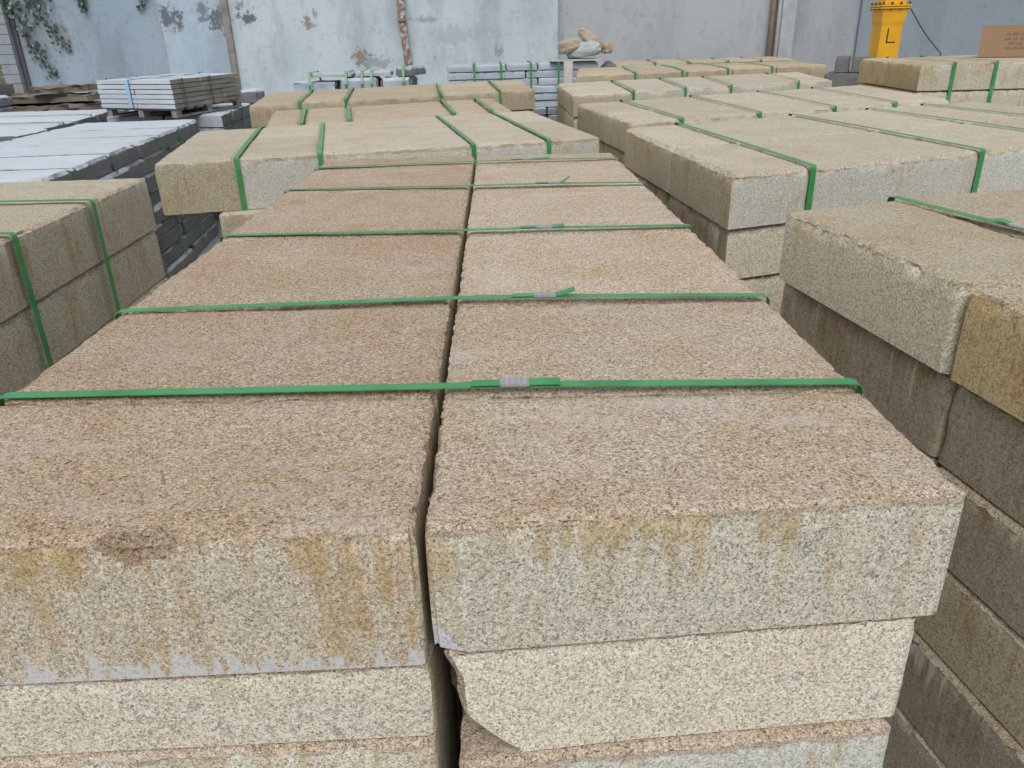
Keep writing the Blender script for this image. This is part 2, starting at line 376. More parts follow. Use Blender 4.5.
# ------------------------------------------------------------------ central double-column stack
#PLACE central
Lx = lambda y: -.709 + .022*(y-1.0)
Rx = lambda y: .511 + .010*(y-1.0)
Gx = lambda y: -.082 + .017*(y-.66)
seamL = [.660, .984, 1.387, 1.942, 2.578, 3.09, 3.34]     # along the middle gap
def Yat(i, x):          # each row boundary runs slightly towards the camera on the right
    if i == 0: return .660 + (.045*(x+.08) if x > -.08 else 0)
    return seamL[i] - .05*(x+.08) * (1 if i < 4 else .4)
rowname = ['front row', 'second row', 'third row', 'fourth row', 'fifth row', 'last row']
topsL = [1.043, .858, .745, .572, .398, .224, FLOOR]
topsR = [1.041, .872, .708, .543, .378, .214, FLOOR]
def crow(side, i, dx=(0, 0)):
    if side == 'L':
        x0 = lambda y: Lx(y)+dx[0]; x1 = lambda y: Gx(y)-.005+dx[1]
    else:
        x0 = lambda y: Gx(y)+.004+dx[0]; x1 = lambda y: Rx(y)+dx[1]
    q = []
    ya = seamL[i]; yb = seamL[i+1]
    g = .0035
    return [(x0(ya), Yat(i, x0(ya))+(g if i else 0)), (x1(ya), Yat(i, x1(ya))+(g if i else 0)), (x1(yb), Yat(i+1, x1(yb))-g), (x0(yb), Yat(i+1, x0(yb))-g)]
GRP = 'granite slabs of the central stack'
def broken_corner(p, nn, off):
    # layer-two slab on the right: its front left lower corner has split away
    return p, 0
for side in 'LR':
    tops = topsL if side == 'L' else topsR
    cname = 'left column' if side == 'L' else 'right column'
    for i in range(6):
        T = tops if i == 0 else [tops[0], tops[1], tops[2], FLOOR]
        for k in range(len(T)-1):
            kw = {}
            dx = (0, 0); dy = 0; mats = ['top_pink', 'side_beige']
            res = .0065 if i == 0 and k == 0 else (.009 if i == 1 and k == 0 else (.014 if k == 0 else .05))
            if side == 'R':
                dx = [(0, 0), (.004, -.018), (.018, -.028), (.01, -.02), (.01, -.01), (0, -.02)][k]
                dy = [0, .004, -.012, .0, .004, 0][k] if i == 0 else 0
                if k == 0 and i == 0: mats = ['top_pink', 'side_beige']
                if k == 1: mats = ['top_pink', 'side_pale']
                if k == 2: mats = ['top_pink', 'side_whitish']
                if i == 0 and k in (1, 2): res = .008
            else:
                dx = [(0, 0), (0, .004), (0, .002), (0, 0), (.01, 0), (0, 0)][k]
                dy = [0, .003, -.006, 0, .002, 0][k] if i == 0 else 0
                if k == 0: mats = ['top_brown', 'side_stained', 'side_ochre']
                if k == 1: mats = ['top_pink', 'side_pale', 'side_ochre']
                if i == 0 and k in (1, 2): res = .010
            q = [(a, b+dy) for a, b in crow(side, i, dx)]
            if i == 0 and k == 0 and side == 'L':
                kw['bites'] = [((-.385, .655, 1.042), .027, (.0, .011, -.012), 3), ((-.352, .655, 1.043), .024, (0, .008, -.009), 3), ((-.105, .655, 1.04), .02, (-.004, .006, -.006), 0),
                               ((-.60, .655, 1.043), .02, (0, .005, -.005), 0), ((-.46, .655, 1.043), .02, (0, .006, -.004), 0)]
            if i == 0 and k == 0 and side == 'R':
                def white_chip(p, nn, off, q0=q):
                    # small fresh triangular chip at the lower left of the front face
                    s = (p.x + .29) * 1.05 + p.z * .85
                    return p, 0
                kw['bites'] = [((.02, .662, 1.04), .022, (0, .006, -.006), 0), ((.12, .67, 1.04), .018, (0, .005, -.005), 0), ((.40, .70, 1.04), .02, (0, .005, -.005), 0)]
                cxx = sum(a for a, b in q)/4; cyy = sum(b for a, b in q)/4
                xl = q[0][0]-cxx; yf = q[0][1]-cyy
                def chipfn(p, nn, off):
                    d = .036 - ((p.x-xl)*1.0 + p.z*.85 + .002*nn((p+off)*60))
                    if d > 0 and p.y < yf+.02:
                        p.y += d*.35*(1-(p.y-yf)/.02)+.001; return p, 4
                    return p, 0
                kw['faceFn'] = chipfn
            if i == 0 and k == 1 and side == 'R':
                cxx = sum(a for a, b in q)/4; cyy = sum(b for a, b in q)/4
                xl = q[0][0]-cxx; yf = q[0][1]-cyy; TT = T[k]-T[k+1]
                def breakfn(p, nn, off):
                    zz = p.z/TT
                    c = .004 + .030*(1-zz)**.7 + .055*max(0, 1-zz/.42)**1.4
                    c += .006*nn((p+off)*28)+.002*nn((p+off)*90)
                    d = max(0, 1-(p.y-yf)/.11)
                    sh = c*(d**.8)
                    rx = p.x-xl
                    if rx < .22 and sh > 0:
                        # front lies on the profile, the broken face slopes back to the left
                        nx_ = xl + sh + rx*(.22-sh)/.22
                        bm = 3 if rx < .004 and d > 0 else 0
                        p.x = nx_; return p, bm
                    return p, 0
                kw['faceFn'] = breakfn
            pos = 'top layer' if k == 0 else ('bottom layer' if k == len(T)-2 else ORD[k] + ' layer down')
            tint = 'pinkish' if k == 0 else ('pale' if k == 1 else 'tan')
            extra = ''
            if i == 0 and k == 0: extra = ', drip-stained face' if side == 'L' else ', small white chip'
            if i == 0 and k == 1 and side == 'R': extra = ', broken left corner'
            slab(q, T[k], T[k+1], '%s granite slab, %s, %s, %s of central stack%s' % (tint, pos, rowname[i], cname, extra), mats, res, GRP, rough=.0075, **kw)

def seal_mesh(L=.041, w=.022):
    mb = MB(); n = 12
    for a in range(n):           # crimped sleeve: wavy upper side
        x0 = -L/2+L*a/n; x1 = -L/2+L*(a+1)/n
        z0 = .0042+.0012*math.sin(a*1.9); z1 = .0042+.0012*math.sin((a+1)*1.9)
        mb.add([(x0,-w/2,0),(x1,-w/2,0),(x1,w/2,0),(x0,w/2,0),(x0,-w/2,z0),(x1,-w/2,z1),(x1,w/2,z1),(x0,w/2,z0)],
               [(3,2,1,0),(4,5,6,7),(0,1,5,4),(2,3,7,6)] + ([(3,0,4,7)] if a == 0 else []) + ([(1,2,6,5)] if a == n-1 else []))
    return mb
def sealed_strap(p0, pm, p1, xs, tail, label, lift=.02, group='green straps across the central stack', ztop=1.046):
    """p0/p1 plan ends on the left/right edges, pm = crossing of the middle gap, xs = x of the clip"""
    o = empty('packing_strap', (p0[0], p0[1], 0)); tag(o, label, 'strap', group)
    base = Vector((p0[0], p0[1], 0))
    A = Vector((*p0, ztop)); G = Vector((*pm, ztop+.003)); B = Vector((*p1, ztop))
    f = (xs-pm[0])/(p1[0]-pm[0]); K = G*(1-f)+B*f; K.z = ztop+.004
    path = [Vector((A.x-.001, A.y, FLOOR+.002)), Vector((A.x-.001, A.y, ztop)), G, K, Vector((B.x+.003, B.y, ztop)), Vector((B.x+.003, B.y, FLOOR+.002))]
    mb = MB(); ribbon(mb, [p-base for p in path], (0.03, 1, 0), .0195, round_=.014)
    mb.build('band', 'strap', o)
    d = (B-G).normalized()
    # overlapping ends either side of the clip
    a0 = K-d*min(.062, .9*(K-G).length); a0.z += .002; a1 = K+d*.002; a1.z += .0022
    mb = MB(); ribbon(mb, [a0-base, (a0*.5+a1*.5)-base+Vector((0,0,.0006)), a1-base], (0.03, 1, 0), .0195)
    b0 = K.copy(); b0.z += .0022; b1 = K+d*tail*.55; b1.z += .004; b2 = K+d*tail; b2.z += lift
    ribbon(mb, [b0-base, b1-base, b2-base], (0.0, 1, .12), .0185)
    mb.build('band_end', 'strap', o)
    s = seal_mesh().build('metal_clip', 'steel', o, K-base+Vector((0, 0, .0005)), math.atan2(d.y, d.x), smooth=False)
    s['label'] = 'crimped silver metal clip'
sealed_strap((-.713, 1.029), (-.076, .996), (.512, .963), .030, .064, 'green strap nearest the camera, lying across the central stack with a metal clip', .004)
sealed_strap((-.704, 1.401), (-.067, 1.398), (.517, 1.357), .103, .055, 'second green strap from the camera across the central stack, its end flared up', .014)
sealed_strap((-.690, 1.999), (-.058, 1.953), (.519, 1.934), .145, .05, 'third green strap from the camera across the central stack', .006)
sealed_strap((-.674, 2.643), (-.046, 2.588), (.525, 2.56), .225, .05, 'fourth green strap from the camera across the central stack', .02)
sealed_strap((-.665, 3.113), (-.040, 3.12), (.530, 3.11), .165, .09, 'farthest green strap across the central stack', .006)

# ------------------------------------------------------------------ tan stack at the left edge
for c, (xa, xb) in enumerate(((-2.32, -1.722), (-1.712, -1.116))):
    tops = [1.10, .930, .76, .59, .41, .23, FLOOR]
    for k in range(6):
        for r, (ya, yb) in enumerate(((.95, 1.60), (1.61, 2.665))):
            s = [0, -.004, .006, 0, .004, 0][k]
            drift = .06*(yb-ya)
            q = [(xa+s, ya), (xb+s+(.015 if r == 0 else .0), ya), (xb+s-.012, yb), (xa+s, yb)]
            lab = 'tan granite slab, %s, %s side, %s, stack at left edge' % ('top layer' if k == 0 else ORD[k]+' layer down', 'left' if c == 0 else 'aisle', 'near end' if r == 0 else 'far end')
            vis = c == 1 and k < 3
            slab(q, tops[k], tops[k+1], lab, ['top_beige', 'side_drip2' if k == 0 else 'side_beige', 'side_drip2' if k == 0 else 'side_beige'], .012 if vis else .06, 'slabs of the left edge stack', rough=.012)
for y, lab in ((2.235, 'green strap over the left edge stack, the far one of two'), (1.835, 'green strap over the left edge stack, the near one of two')):
    strap([(-1.106, y-.03, .06), (-1.106, y-.01, 1.106), (-1.45, y+.005, 1.108), (-2.326, y+.03, 1.106), (-2.326, y+.03, .06)], (0, 1, 0), lab, 'straps of the left edge stack', .021)

# ------------------------------------------------------------------ near right stack
NL = lambda y: .800 - .130*(y-1.226)      # its aisle face
ntops = [1.098, .928, .757, .588, .413, .232, FLOOR]
for k in range(6):
    s = [0, .010, .004, -.004, -.012, -.018][k] + (0, .006, 0, .004, 0, .0)[k]
    for r, (ya, yb) in enumerate(((.62, 1.216), (1.226, 1.84))):
        for c in range(3):
            w = .33
            off = (lambda x: .29*(x-.72)) if r == 1 else (lambda x: .0)
            def P(x, y, top): 
                return (x, y)
            xa0, xa1 = NL(ya)+s+c*w, NL(ya)+s+(c+1)*w-.006
            xb0, xb1 = NL(yb)+s+c*w, NL(yb)+s+(c+1)*w-.006
            sl = .28
            fy = (lambda x: ya + (.06*(x-.8) if r == 1 else 0))
            by = (lambda x: yb + (sl*(x-.72) if r == 1 else .06*(x-.8)-.0))
            if r == 1: jf = lambda x: ya+.06*(x-.8)
            q = [(xa0, fy(xa0)), (xa1, fy(xa1)), (xb1, by(xb1)), (xb0, by(xb0))]
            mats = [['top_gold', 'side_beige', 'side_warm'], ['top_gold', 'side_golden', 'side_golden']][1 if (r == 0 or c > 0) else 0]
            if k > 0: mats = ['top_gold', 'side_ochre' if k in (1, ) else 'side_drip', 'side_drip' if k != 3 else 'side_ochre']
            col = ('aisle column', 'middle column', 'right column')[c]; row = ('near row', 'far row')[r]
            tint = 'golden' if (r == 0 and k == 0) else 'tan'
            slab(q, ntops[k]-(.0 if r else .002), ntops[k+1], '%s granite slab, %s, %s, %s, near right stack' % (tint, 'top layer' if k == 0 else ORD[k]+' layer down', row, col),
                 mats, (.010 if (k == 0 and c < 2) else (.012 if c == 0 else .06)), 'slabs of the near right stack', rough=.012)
# its strap with clip
o = empty('packing_strap', (1.03, 1.9, 0)); tag(o, 'green strap with metal clip on top of the near right stack', 'strap', 'straps of the near right stack')
b = Vector((1.03, 1.9, 0)); mb = MB()
pa = Vector((1.025, 1.935, 1.103)); pb = Vector((1.112, 1.53, 1.106)); pc = Vector((1.30, .612, 1.103))
ribbon(mb, [p-b for p in (Vector((1.025, 1.935, .06)), pa, pb, pc, Vector((1.30, .612, .06)))], (1, .2, 0), .021); mb.build('band', 'strap', o)
d = (pc-pb).normalized(); s = seal_mesh().build('metal_clip', 'steel', o, pb+(pa-pb)*.06-b+Vector((0, 0, .001)), math.atan2(d.y, d.x)); s['label'] = 'crimped silver metal clip'
mb = MB(); e0 = pb+(pa-pb)*.06+Vector((0, 0, .002)); e1 = e0+(pa-pb).normalized()*.06+Vector((0, 0, .005)); ribbon(mb, [e0-b, (e0+e1)/2-b, e1-b], (1, .2, 0), .02); mb.build('band_end', 'strap', o)

# ------------------------------------------------------------------ right stacks going back
def right_straps(FL, FR, BR, BL, us, vm, kinks, z, zb, where, n0=0, w=.019):
    for i, u in enumerate(us):
        a = lerp(FL, FR, u[0]); c = lerp(BL, BR, u[-1]); m = lerp(lerp(FL, FR, u[1]), lerp(BL, BR, u[1]), vm)
        over_strap(where, [a, m, c], z, zb, 'green strap, %s from left, over the %s' % (ORD[i], where), 'straps of the ' + where, w)
BFL, BFR, BBR, BBL = (.740, 2.341), (2.95, 3.06), (2.676+.04, 4.437), (.640, 3.665)
def pickB(c, r, k):
    if k == 0: return ['top_beige', 'side_whitish' if r == 0 else 'side_beige', 'side_ochre']
    return ['top_beige', 'side_pale', 'side_drip']
stack('right stack second from camera', BFL, BFR, BBR, BBL, [0, .128, .43, .655, .83, 1], [0, .47, 1], [1.10, .930, .762, .59, FLOOR], 'beige', None,
      (.016, .06), [(0, 0), (.004, .012), (.0, .02), (0, 0)], pick=pickB, rough=.014, gap=.0025)
right_straps(BFL, BFR, BBR, BBL, [(.128,)*3, (.43,)*3, (.655,)*3, (.83,)*3], .47, None, 1.10, .06, 'right stack second from camera')
CFL, CFR, CBR, CBL = (.784, 4.251), (2.962, 5.077), (3.064, 6.548), (.640, 5.556)
def pickC(c, r, k):
    return ['top_beige', 'side_whitish' if (r == 0 and c > 0) else 'side_ochre', 'side_ochre']
stack('right stack third from camera', CFL, CFR, CBR, CBL, [0, .135, .36, .595, .80, 1], [0, .47, 1], [1.06, .89, .72, FLOOR], 'beige', None,
      (.025, .08), [(0, 0), (.01, .02), (0, .03)], pick=pickC, rough=.014, gap=.003)
right_straps(CFL, CFR, CBR, CBL, [(.135,)*3, (.36,)*3, (.595,)*3, (.80,)*3], .47, None, 1.06, .06, 'right stack third from camera')
DFL, DFR, DBR, DBL = (.708, 6.397), (3.143, 7.275), (3.40, 8.75), (.72, 7.95)
stack('right stack fourth from camera', DFL, DFR, DBR, DBL, [0, .21, .40, .575, .85, 1], [0, .5, 1], [1.06, .89, .72, FLOOR], 'beige', None, (.04, .1),
      pick=lambda c, r, k: ['top_beige', 'side_ochre' if c == 0 else 'side_whitish', 'side_ochre'], rough=.02)
right_straps(DFL, DFR, DBR, DBL, [(.21,)*3, (.40,)*3, (.575,)*3, (.85,)*3], .5, None, 1.06, .06, 'right stack fourth from camera')
EFL, EFR, EBR, EBL = (1.06, 9.33), (4.308, 10.179), (4.40, 11.5), (1.30, 11.2)
stack('right stack fifth from camera', EFL, EFR, EBR, EBL, [0, .22, .42, .60, .78, 1], [0, .5, 1], [1.06, .89, FLOOR], 'beige', None, (.05, .12),
      pick=lambda c, r, k: ['top_tan', 'side_ochre', 'side_ochre'], rough=.02)
right_straps(EFL, EFR, EBR, EBL, [(.22, .2, .2), (.40, .40, .38), (.58, .58, .56), (.76, .76, .74)], .5, None, 1.06, .06, 'right stack fifth from camera', 0, .028)
FFL, FFR, FBR, FBL = (1.957, 12.10), (4.60, 11.98), (4.7, 13.3), (2.1, 13.3)
stack('farthest right stack', FFL, FFR, FBR, FBL, [0, .22, .42, .62, .80, 1], [0, .5, 1], [1.07, .90, FLOOR], 'beige', None, (.06, .12),
      pick=lambda c, r, k: ['top_tan', 'side_whitish' if c < 2 else 'side_ochre', 'side_ochre'], rough=.02)
right_straps(FFL, FFR, FBR, FBL, [(.22, .22, .22), (.40, .40, .40), (.62, .62, .62), (.80, .80, .80)], .5, None, 1.07, .06, 'farthest right stack', 0, .028)

# far right stack with the cardboard box on it
GFL, GFR, GBR, GBL = (3.161, 5.88), (5.10, 5.80), (5.3, 7.30), (3.269, 7.098)
stack('stack under the cardboard box', GFL, GFR, GBR, GBL, [0, .125, .28, .58, 1], [0, .53, 1], [1.234, 1.045, .86, FLOOR], 'tan', None, (.03, .1),
      pick=lambda c, r, k: ['top_tan', 'side_beige', 'side_golden'], rough=.014)
for i, (u, g) in enumerate(((.125, 0), (.28, 0), (.58, 0))):
    over_strap('', [lerp(GFL, GFR, u), lerp(GBL, GBR, u)], 1.234, .06, 'green strap, %s from left, down the stack under the cardboard box' % ORD[i], 'straps of the far right stack', .024)

# ------------------------------------------------------------------ tan stacks behind the central one
HFL, HFR, HBR, HBL = (-1.345, 3.25), (.535, 3.655), (.30, 5.10), (-1.56, 4.45)
def pickH(c, r, k):
    if k: return ['top_beige', 'side_ochre', 'side_ochre']
    return ['top_beige', 'side_ochre' if c == 0 else 'side_whitish', 'side_ochre']
stack('first stack behind central stack', HFL, HFR, HBR, HBL, [0, .17, .345, .69, .87, 1], [0, .55, 1], [1.065, .850, .68, FLOOR], 'beige', None, (.018, .06),
      [(0, 0), (.225, .0), (.25, .01)], pick=pickH, rough=.010, gap=.002)
for i, u_ in enumerate((.17, .345, .69, .87)):
    pts = [lerp(HFL, HFR, u_), lerp(lerp(HFL, HFR, u_), lerp(HBL, HBR, u_), .55), lerp(HBL, HBR, u_)]
    over_strap('', pts, 1.062, .06, 'green strap, %s from left, over first stack behind central stack' % ORD[i], 'straps of the stack behind the central one', .019)
IFL, IFR, IBR, IBL = (-1.26, 4.66), (.20, 5.24), (.10, 6.30), (-1.47, 5.72)
stack('second stack behind central stack', IFL, IFR, IBR, IBL, [0, .14, .32, .74, .9, 1], [0, .5, 1], [1.06, .89, FLOOR], 'beige', None, (.03, .1),
      pick=lambda c, r, k: ['top_tan', 'side_beige', 'side_ochre'], rough=.02)
for i, (a, c) in enumerate(((.14, .14), (.32, .32), (.74, .74), (.90, .90))):
    over_strap('', [lerp(IFL, IFR, a), lerp(lerp(IFL, IFR, (a+c)/2), lerp(IBL, IBR, (a+c)/2), .5), lerp(IBL, IBR, c)], 1.062, .06, 'green strap, %s from left, over second stack behind central stack' % ORD[i], 'straps of the second stack behind', .02)
JFL, JFR, JBR, JBL = (-1.80, 6.32), (.47, 7.22), (.42, 8.80), (-2.02, 7.80)
stack('third stack behind central stack', JFL, JFR, JBR, JBL, [0, .16, .31, .64, .86, 1], [0, .5, 1], [1.06, .89, .72, FLOOR], 'beige', None, (.035, .1),
      pick=lambda c, r, k: ['top_tan', 'side_ochre', 'side_ochre'], rough=.02)
for i, (a, c) in enumerate(((.16, .16), (.31, .31), (.64, .64), (.86, .86))):
    over_strap('', [lerp(JFL, JFR, a), lerp(lerp(JFL, JFR, (a+c)/2), lerp(JBL, JBR, (a+c)/2), .5), lerp(JBL, JBR, c)], 1.062, .06, 'green strap, %s from left, over third stack behind central stack' % ORD[i], 'straps of the third stack behind', .02)

# ------------------------------------------------------------------ grey slab stacks on the left
def grey_rows(where, edges, xl, tops, side, res, names=None, jit=.03, front='grey_front'):
    """edges: list of (y0, y1, right x at y0, right x at y1) rows going back"""
    for r, (y0, y1, xa, xb) in enumerate(edges):
        for k in range(len(tops)-1):
            j = random.uniform(-jit, jit) if k else random.uniform(-.008, .008)
            if k: j += .012*min(k, 4)
            l = xl(y0) + random.uniform(0, .02)
            q = [(l, y0+.004), (xa+j, y0+.004), (xb+j+random.uniform(-.01, .01), y1-.004), (l, y1-.004)]
            lay = 'top layer' if k == 0 else '%s layer down' % ORD[k]
            slab(q, tops[k], tops[k+1]+(.004 if k < len(tops)-2 else 0)*0, 'light grey slab, %s, %s row from camera, %s' % (lay, ORD[r], where), ['grey_top', front, 'grey_side'], res if k < 6 else .08,
                 'slabs of the ' + where, 'grey_stone_block', 'grey stone block', rough=.016, lump=.006, corner=.012)
t9 = [.95-.1*i for i in range(9)] + [FLOOR]
NGW = 'near grey stack on the left'
def grx(y): return -2.03-(y-3.7)*.082
def grey_course(k, cuts, z1, z0):
    for r in range(len(cuts)-1):
        g_ = .009 if k == 0 else .003; ya, yb = cuts[r]+g_, cuts[r+1]-g_
        j = 0 if k == 0 else random.uniform(-.035, .03)+.01*min(k, 4)
        y5 = (abs(yb-5.06) < .03)
        if abs(cuts[r+1]-5.06) < .01: yb -= .018
        q = [(-3.17, ya), (grx(ya)+j+random.uniform(-.006, .006), ya), (grx(yb)+j+random.uniform(-.012, .006), yb), (-3.17, yb)]
        slab(q, z1, z0, 'light grey slab, %s, %s from camera, near grey stack on the left' % ('top layer' if k == 0 else ORD[k]+' layer down', ORD[r]), ['grey_top', 'grey_side', 'grey_side'], .022 if k < 6 else .08,
             'slabs of the '+NGW, 'grey_stone_block', 'grey stone block', rough=.022, lump=.008, corner=.014)
COURSES = [[3.70, 4.04, 4.57, 5.06, 5.45, 5.95, 6.58], [3.72, 4.75, 5.70, 6.55], [3.70, 4.30, 5.40, 6.10, 6.58], [3.74, 4.95, 5.9, 6.52], [3.70, 4.5, 5.5, 6.56], [3.72, 5.1, 6.54], [3.70, 4.6, 5.6, 6.56], [3.72, 5.0, 6.5], [3.70, 4.7, 5.7, 6.5]]
for k in range(9): grey_course(k, COURSES[k], t9[k], t9[k+1])
for i, y in enumerate((4.04, 4.57, 5.45, 5.95)):
    x = grx(y)
    strap([(x+.035, y, .06), (x+.003, y, .943), (-3.175, y+.0, .938), (-3.175, y+.0, .06)], (0, 1, 0), 'green strap down the near grey stack on the left, %s from camera' % ORD[i], 'straps of the near grey stack', .016)
grey_rows('far left grey stack', [(5.25, 5.70, -3.34, -3.36), (5.76, 6.22, -3.27, -3.28), (6.28, 6.88, -3.33, -3.37), (6.882, 7.42, -3.385, -3.44), (7.422, 7.97, -3.45, -3.55)],
          lambda y: -4.9, [.95, .85, .75, .60, FLOOR], 1, .05, front='grey_side')
for i, y in enumerate((6.6, 7.3)):
    strap([(-3.26, y, .06), (-3.33-.14*(y-6.34)+.01, y, .951), (-4.905, y+.03, .951), (-4.905, y+.03, .06)], (0, 1, 0), 'green strap down the far left grey stack, %s from camera' % ORD[i], 'straps of the far left grey stack', .024)
W2 = ((-3.26, 7.13), (-2.19, 6.906), (-2.288, 8.21), (-3.36, 8.45))
stack('grey stack under the pallet', *W2, [0, .5, 1], [0, .34, .67, 1], [.95, .845, .74, .6, FLOOR], 'light grey', None, (.04, .1), None, .006, pick=lambda c, r, k: ['grey_top', 'grey_front' if k < 2 else 'grey_side', 'grey_side'],
      rows=('front row', 'middle row', 'back row'), rough=.012, what='slab', name='grey_stone_block', cat='grey stone block', lump=.002)
for i, v in enumerate((.25, .62)):
    a = lerp(W2[1], W2[2], v); c = lerp(W2[0], W2[3], v)
    strap([(a[0]+.01, a[1], .06), (a[0]+.008, a[1], .955), (c[0]-.008, c[1], .955), (c[0]-.01, c[1], .06)], (0, 1, 0), 'green strap down the grey stack under the pallet, %s from camera' % ORD[i], 'straps of the grey stack under the pallet', .024)

# pallet with thin white slabs
P0 = Vector((-3.185, 7.002) + (0,)); P1 = Vector((-2.463, 6.638) + (0,)); P2 = Vector((-2.237, 7.669) + (0,)); P3 = P0 + (P2-P1)
ex = (P1-P0).normalized(); ey = (P2-P1).normalized(); LX = (P1-P0).length; LY = (P2-P1).length
pal = empty('timber_pallet', (P0.x, P0.y, .952)); tag(pal, 'weathered timber pallet under the thin pale slabs at left', 'pallet')
def pbox(mb, u0, u1, v0, v1, z0, z1, m=0):
    c = [ex*a*LX + ey*b*LY for a, b in ((u0, v0), (u1, v0), (u1, v1), (u0, v1))]
    mb.add([(p.x, p.y, z) for z in (z0, z1) for p in c], [(3,2,1,0),(4,5,6,7),(0,1,5,4),(1,2,6,5),(2,3,7,6),(3,0,4,7)], m)
for u in (0.02, .47, .93):
    for v in (.0, .45, .93):
        mb = MB(); pbox(mb, u, u+.07, v, v+.07, .014, .052); mb.build('block', 'timber', pal)
for u in (0.02, .47, .93):
    mb = MB(); pbox(mb, u, u+.07, 0, 1, 0, .014); mb.build('bottom_board', 'timber', pal)
for i in range(7):
    mb = MB(); pbox(mb, 0, 1, i/7+.01, i/7+.11, .052, .068); mb.build('top_board', 'timber', pal)
zt = 1.022; nl = 6; th = .037
for k in range(nl):
    for c, (u0, u1) in enumerate(((-.02, .50), (.501, 1.02))):
        for r, (v0, v1) in enumerate(((-.02, .40), (.401, .72), (.721, 1.0))):
            j = random.uniform(-.006, .006)
            q = [P0+ex*(a+j)*LX+ey*b*LY for a, b in ((u0, v0), (u1, v0), (u1, v1), (u0, v1))]
            slab([(p.x, p.y) for p in q], zt+(k+1)*th-(.0 if k < nl-1 else random.uniform(0, .004)), zt+k*th, 'thin pale slab on the pallet, %s layer from bottom, %s row, %s half' % (ORD[k], ('front', 'middle', 'back')[r], ('left', 'right')[c]),
                 ['grey_top', 'grey_top', 'warm_side'], .08, 'thin slabs on the pallet', 'thin_stone_panel', 'thin stone', rough=.004, corner=.002)
ztp = zt+nl*th
def pstrap(ctr, along, label, mat, w=.03):
    if along == 'y':   # runs front to back
        a = P0+ex*ctr*LX-ey*.035*LY; b_ = P0+ex*ctr*LX+ey*1.015*LY; wd = ex
    else:
        a = P0+ey*ctr*LY-ex*.04*LX; b_ = P0+ey*ctr*LY+ex*1.04*LX; wd = ey
    strap([(a.x, a.y, 1.024), (a.x, a.y, ztp+.003), (b_.x, b_.y, ztp+.003), (b_.x, b_.y, 1.024)], wd, label, 'straps of the pallet load', w, mat)
pstrap(.43, 'y', 'pale blue strap round the thin slabs on the pallet', 'strap_blue', .035)
pstrap(.12, 'x', 'dark strap round the thin slabs on the pallet, near one', 'strap_dark', .018)
pstrap(.52, 'x', 'dark strap round the thin slabs on the pallet, far one', 'strap_dark', .018)

# ------------------------------------------------------------------ grey stack of slabs at the foot of the wall, centre
XL, XR = -.48, 1.62
ht = [1.135-.098*i for i in range(11)] + [FLOOR]
for k in range(11):
    cuts = {0: [0, .18, .39, .60, .80, 1], 1: [0, .52, 1], 2: [0, .60, 1], 3: [0, .45, 1], 4: [0, .30, .56, .74, 1], 5: [0, .5, 1]}.get(k, [0, .33, .66, 1])
    for c in range(len(cuts)-1):
        xa = XL+(XR-XL)*cuts[c]+.003; xb = XL+(XR-XL)*cuts[c+1]-.003
        j = random.uniform(-.015, .015)
        slab([(xa, 11.5+j), (xb, 11.5+j), (xb, 12.15), (xa, 12.15)], ht[k]-(random.uniform(0, .01) if k == 0 else 0), ht[k+1], 'bluish grey slab, %s, %s from left, stack by wall under the rubble' % ('top layer' if k == 0 else (ORD[k]+' layer down' if k < 10 else 'bottom layer'), ORD[c]),
             ['tarp' if k == 0 else 'grey_top', 'grey_side' if k >= 6 else 'grey_front', 'grey_side'], .03 if k < 7 else .06, 'slabs of the grey stack by the wall', 'grey_stone_block', 'grey stone block', rough=.02, lump=.006, corner=.006)
for i, x in enumerate((-.10, .27, .68, 1.06)):
    strap([(x, 11.40, .06), (x, 11.40, 1.14), (x, 12.17, 1.14), (x, 12.17, .06)], (1, 0, 0), 'green strap down the grey stack by the wall, %s from left' % ORD[i], 'straps of the grey stack by the wall', .026)

# rocks
def rock(name, centre, size, rot, label, cat, mat, group=None, seed=0, amp=.25, sub=3, flat=.0):
    import bmesh
    bm = bmesh.new(); bmesh.ops.create_icosphere(bm, subdivisions=sub, radius=1)
    o3 = Vector((seed*5.3, seed*2.1, seed*.7))
    for v in bm.verts:
        d = v.co.normalized()
        # blocky rather than ball-like
        m = max(abs(d.x), abs(d.y), abs(d.z)); k = (1/m)*.62 + .38
        k *= 1 + amp*noise.noise(d*1.7+o3) + amp*.4*noise.noise(d*4+o3)
        v.co = Vector((d.x*size[0], d.y*size[1], d.z*size[2]))*k*.72
    me = bpy.data.meshes.new(name); bm.to_mesh(me); bm.free(); me.materials.append(M[mat])
    me.transform(Matrix.Rotation(rot[2], 4, 'Z') @ Matrix.Rotation(rot[1], 4, 'Y') @ Matrix.Rotation(rot[0], 4, 'X'))
    zmin = min(v.co.z for v in me.vertices); me.transform(Matrix.Translation((0, 0, -zmin)))
    o = link(name, me, None, centre); return tag(o, label, cat, group)
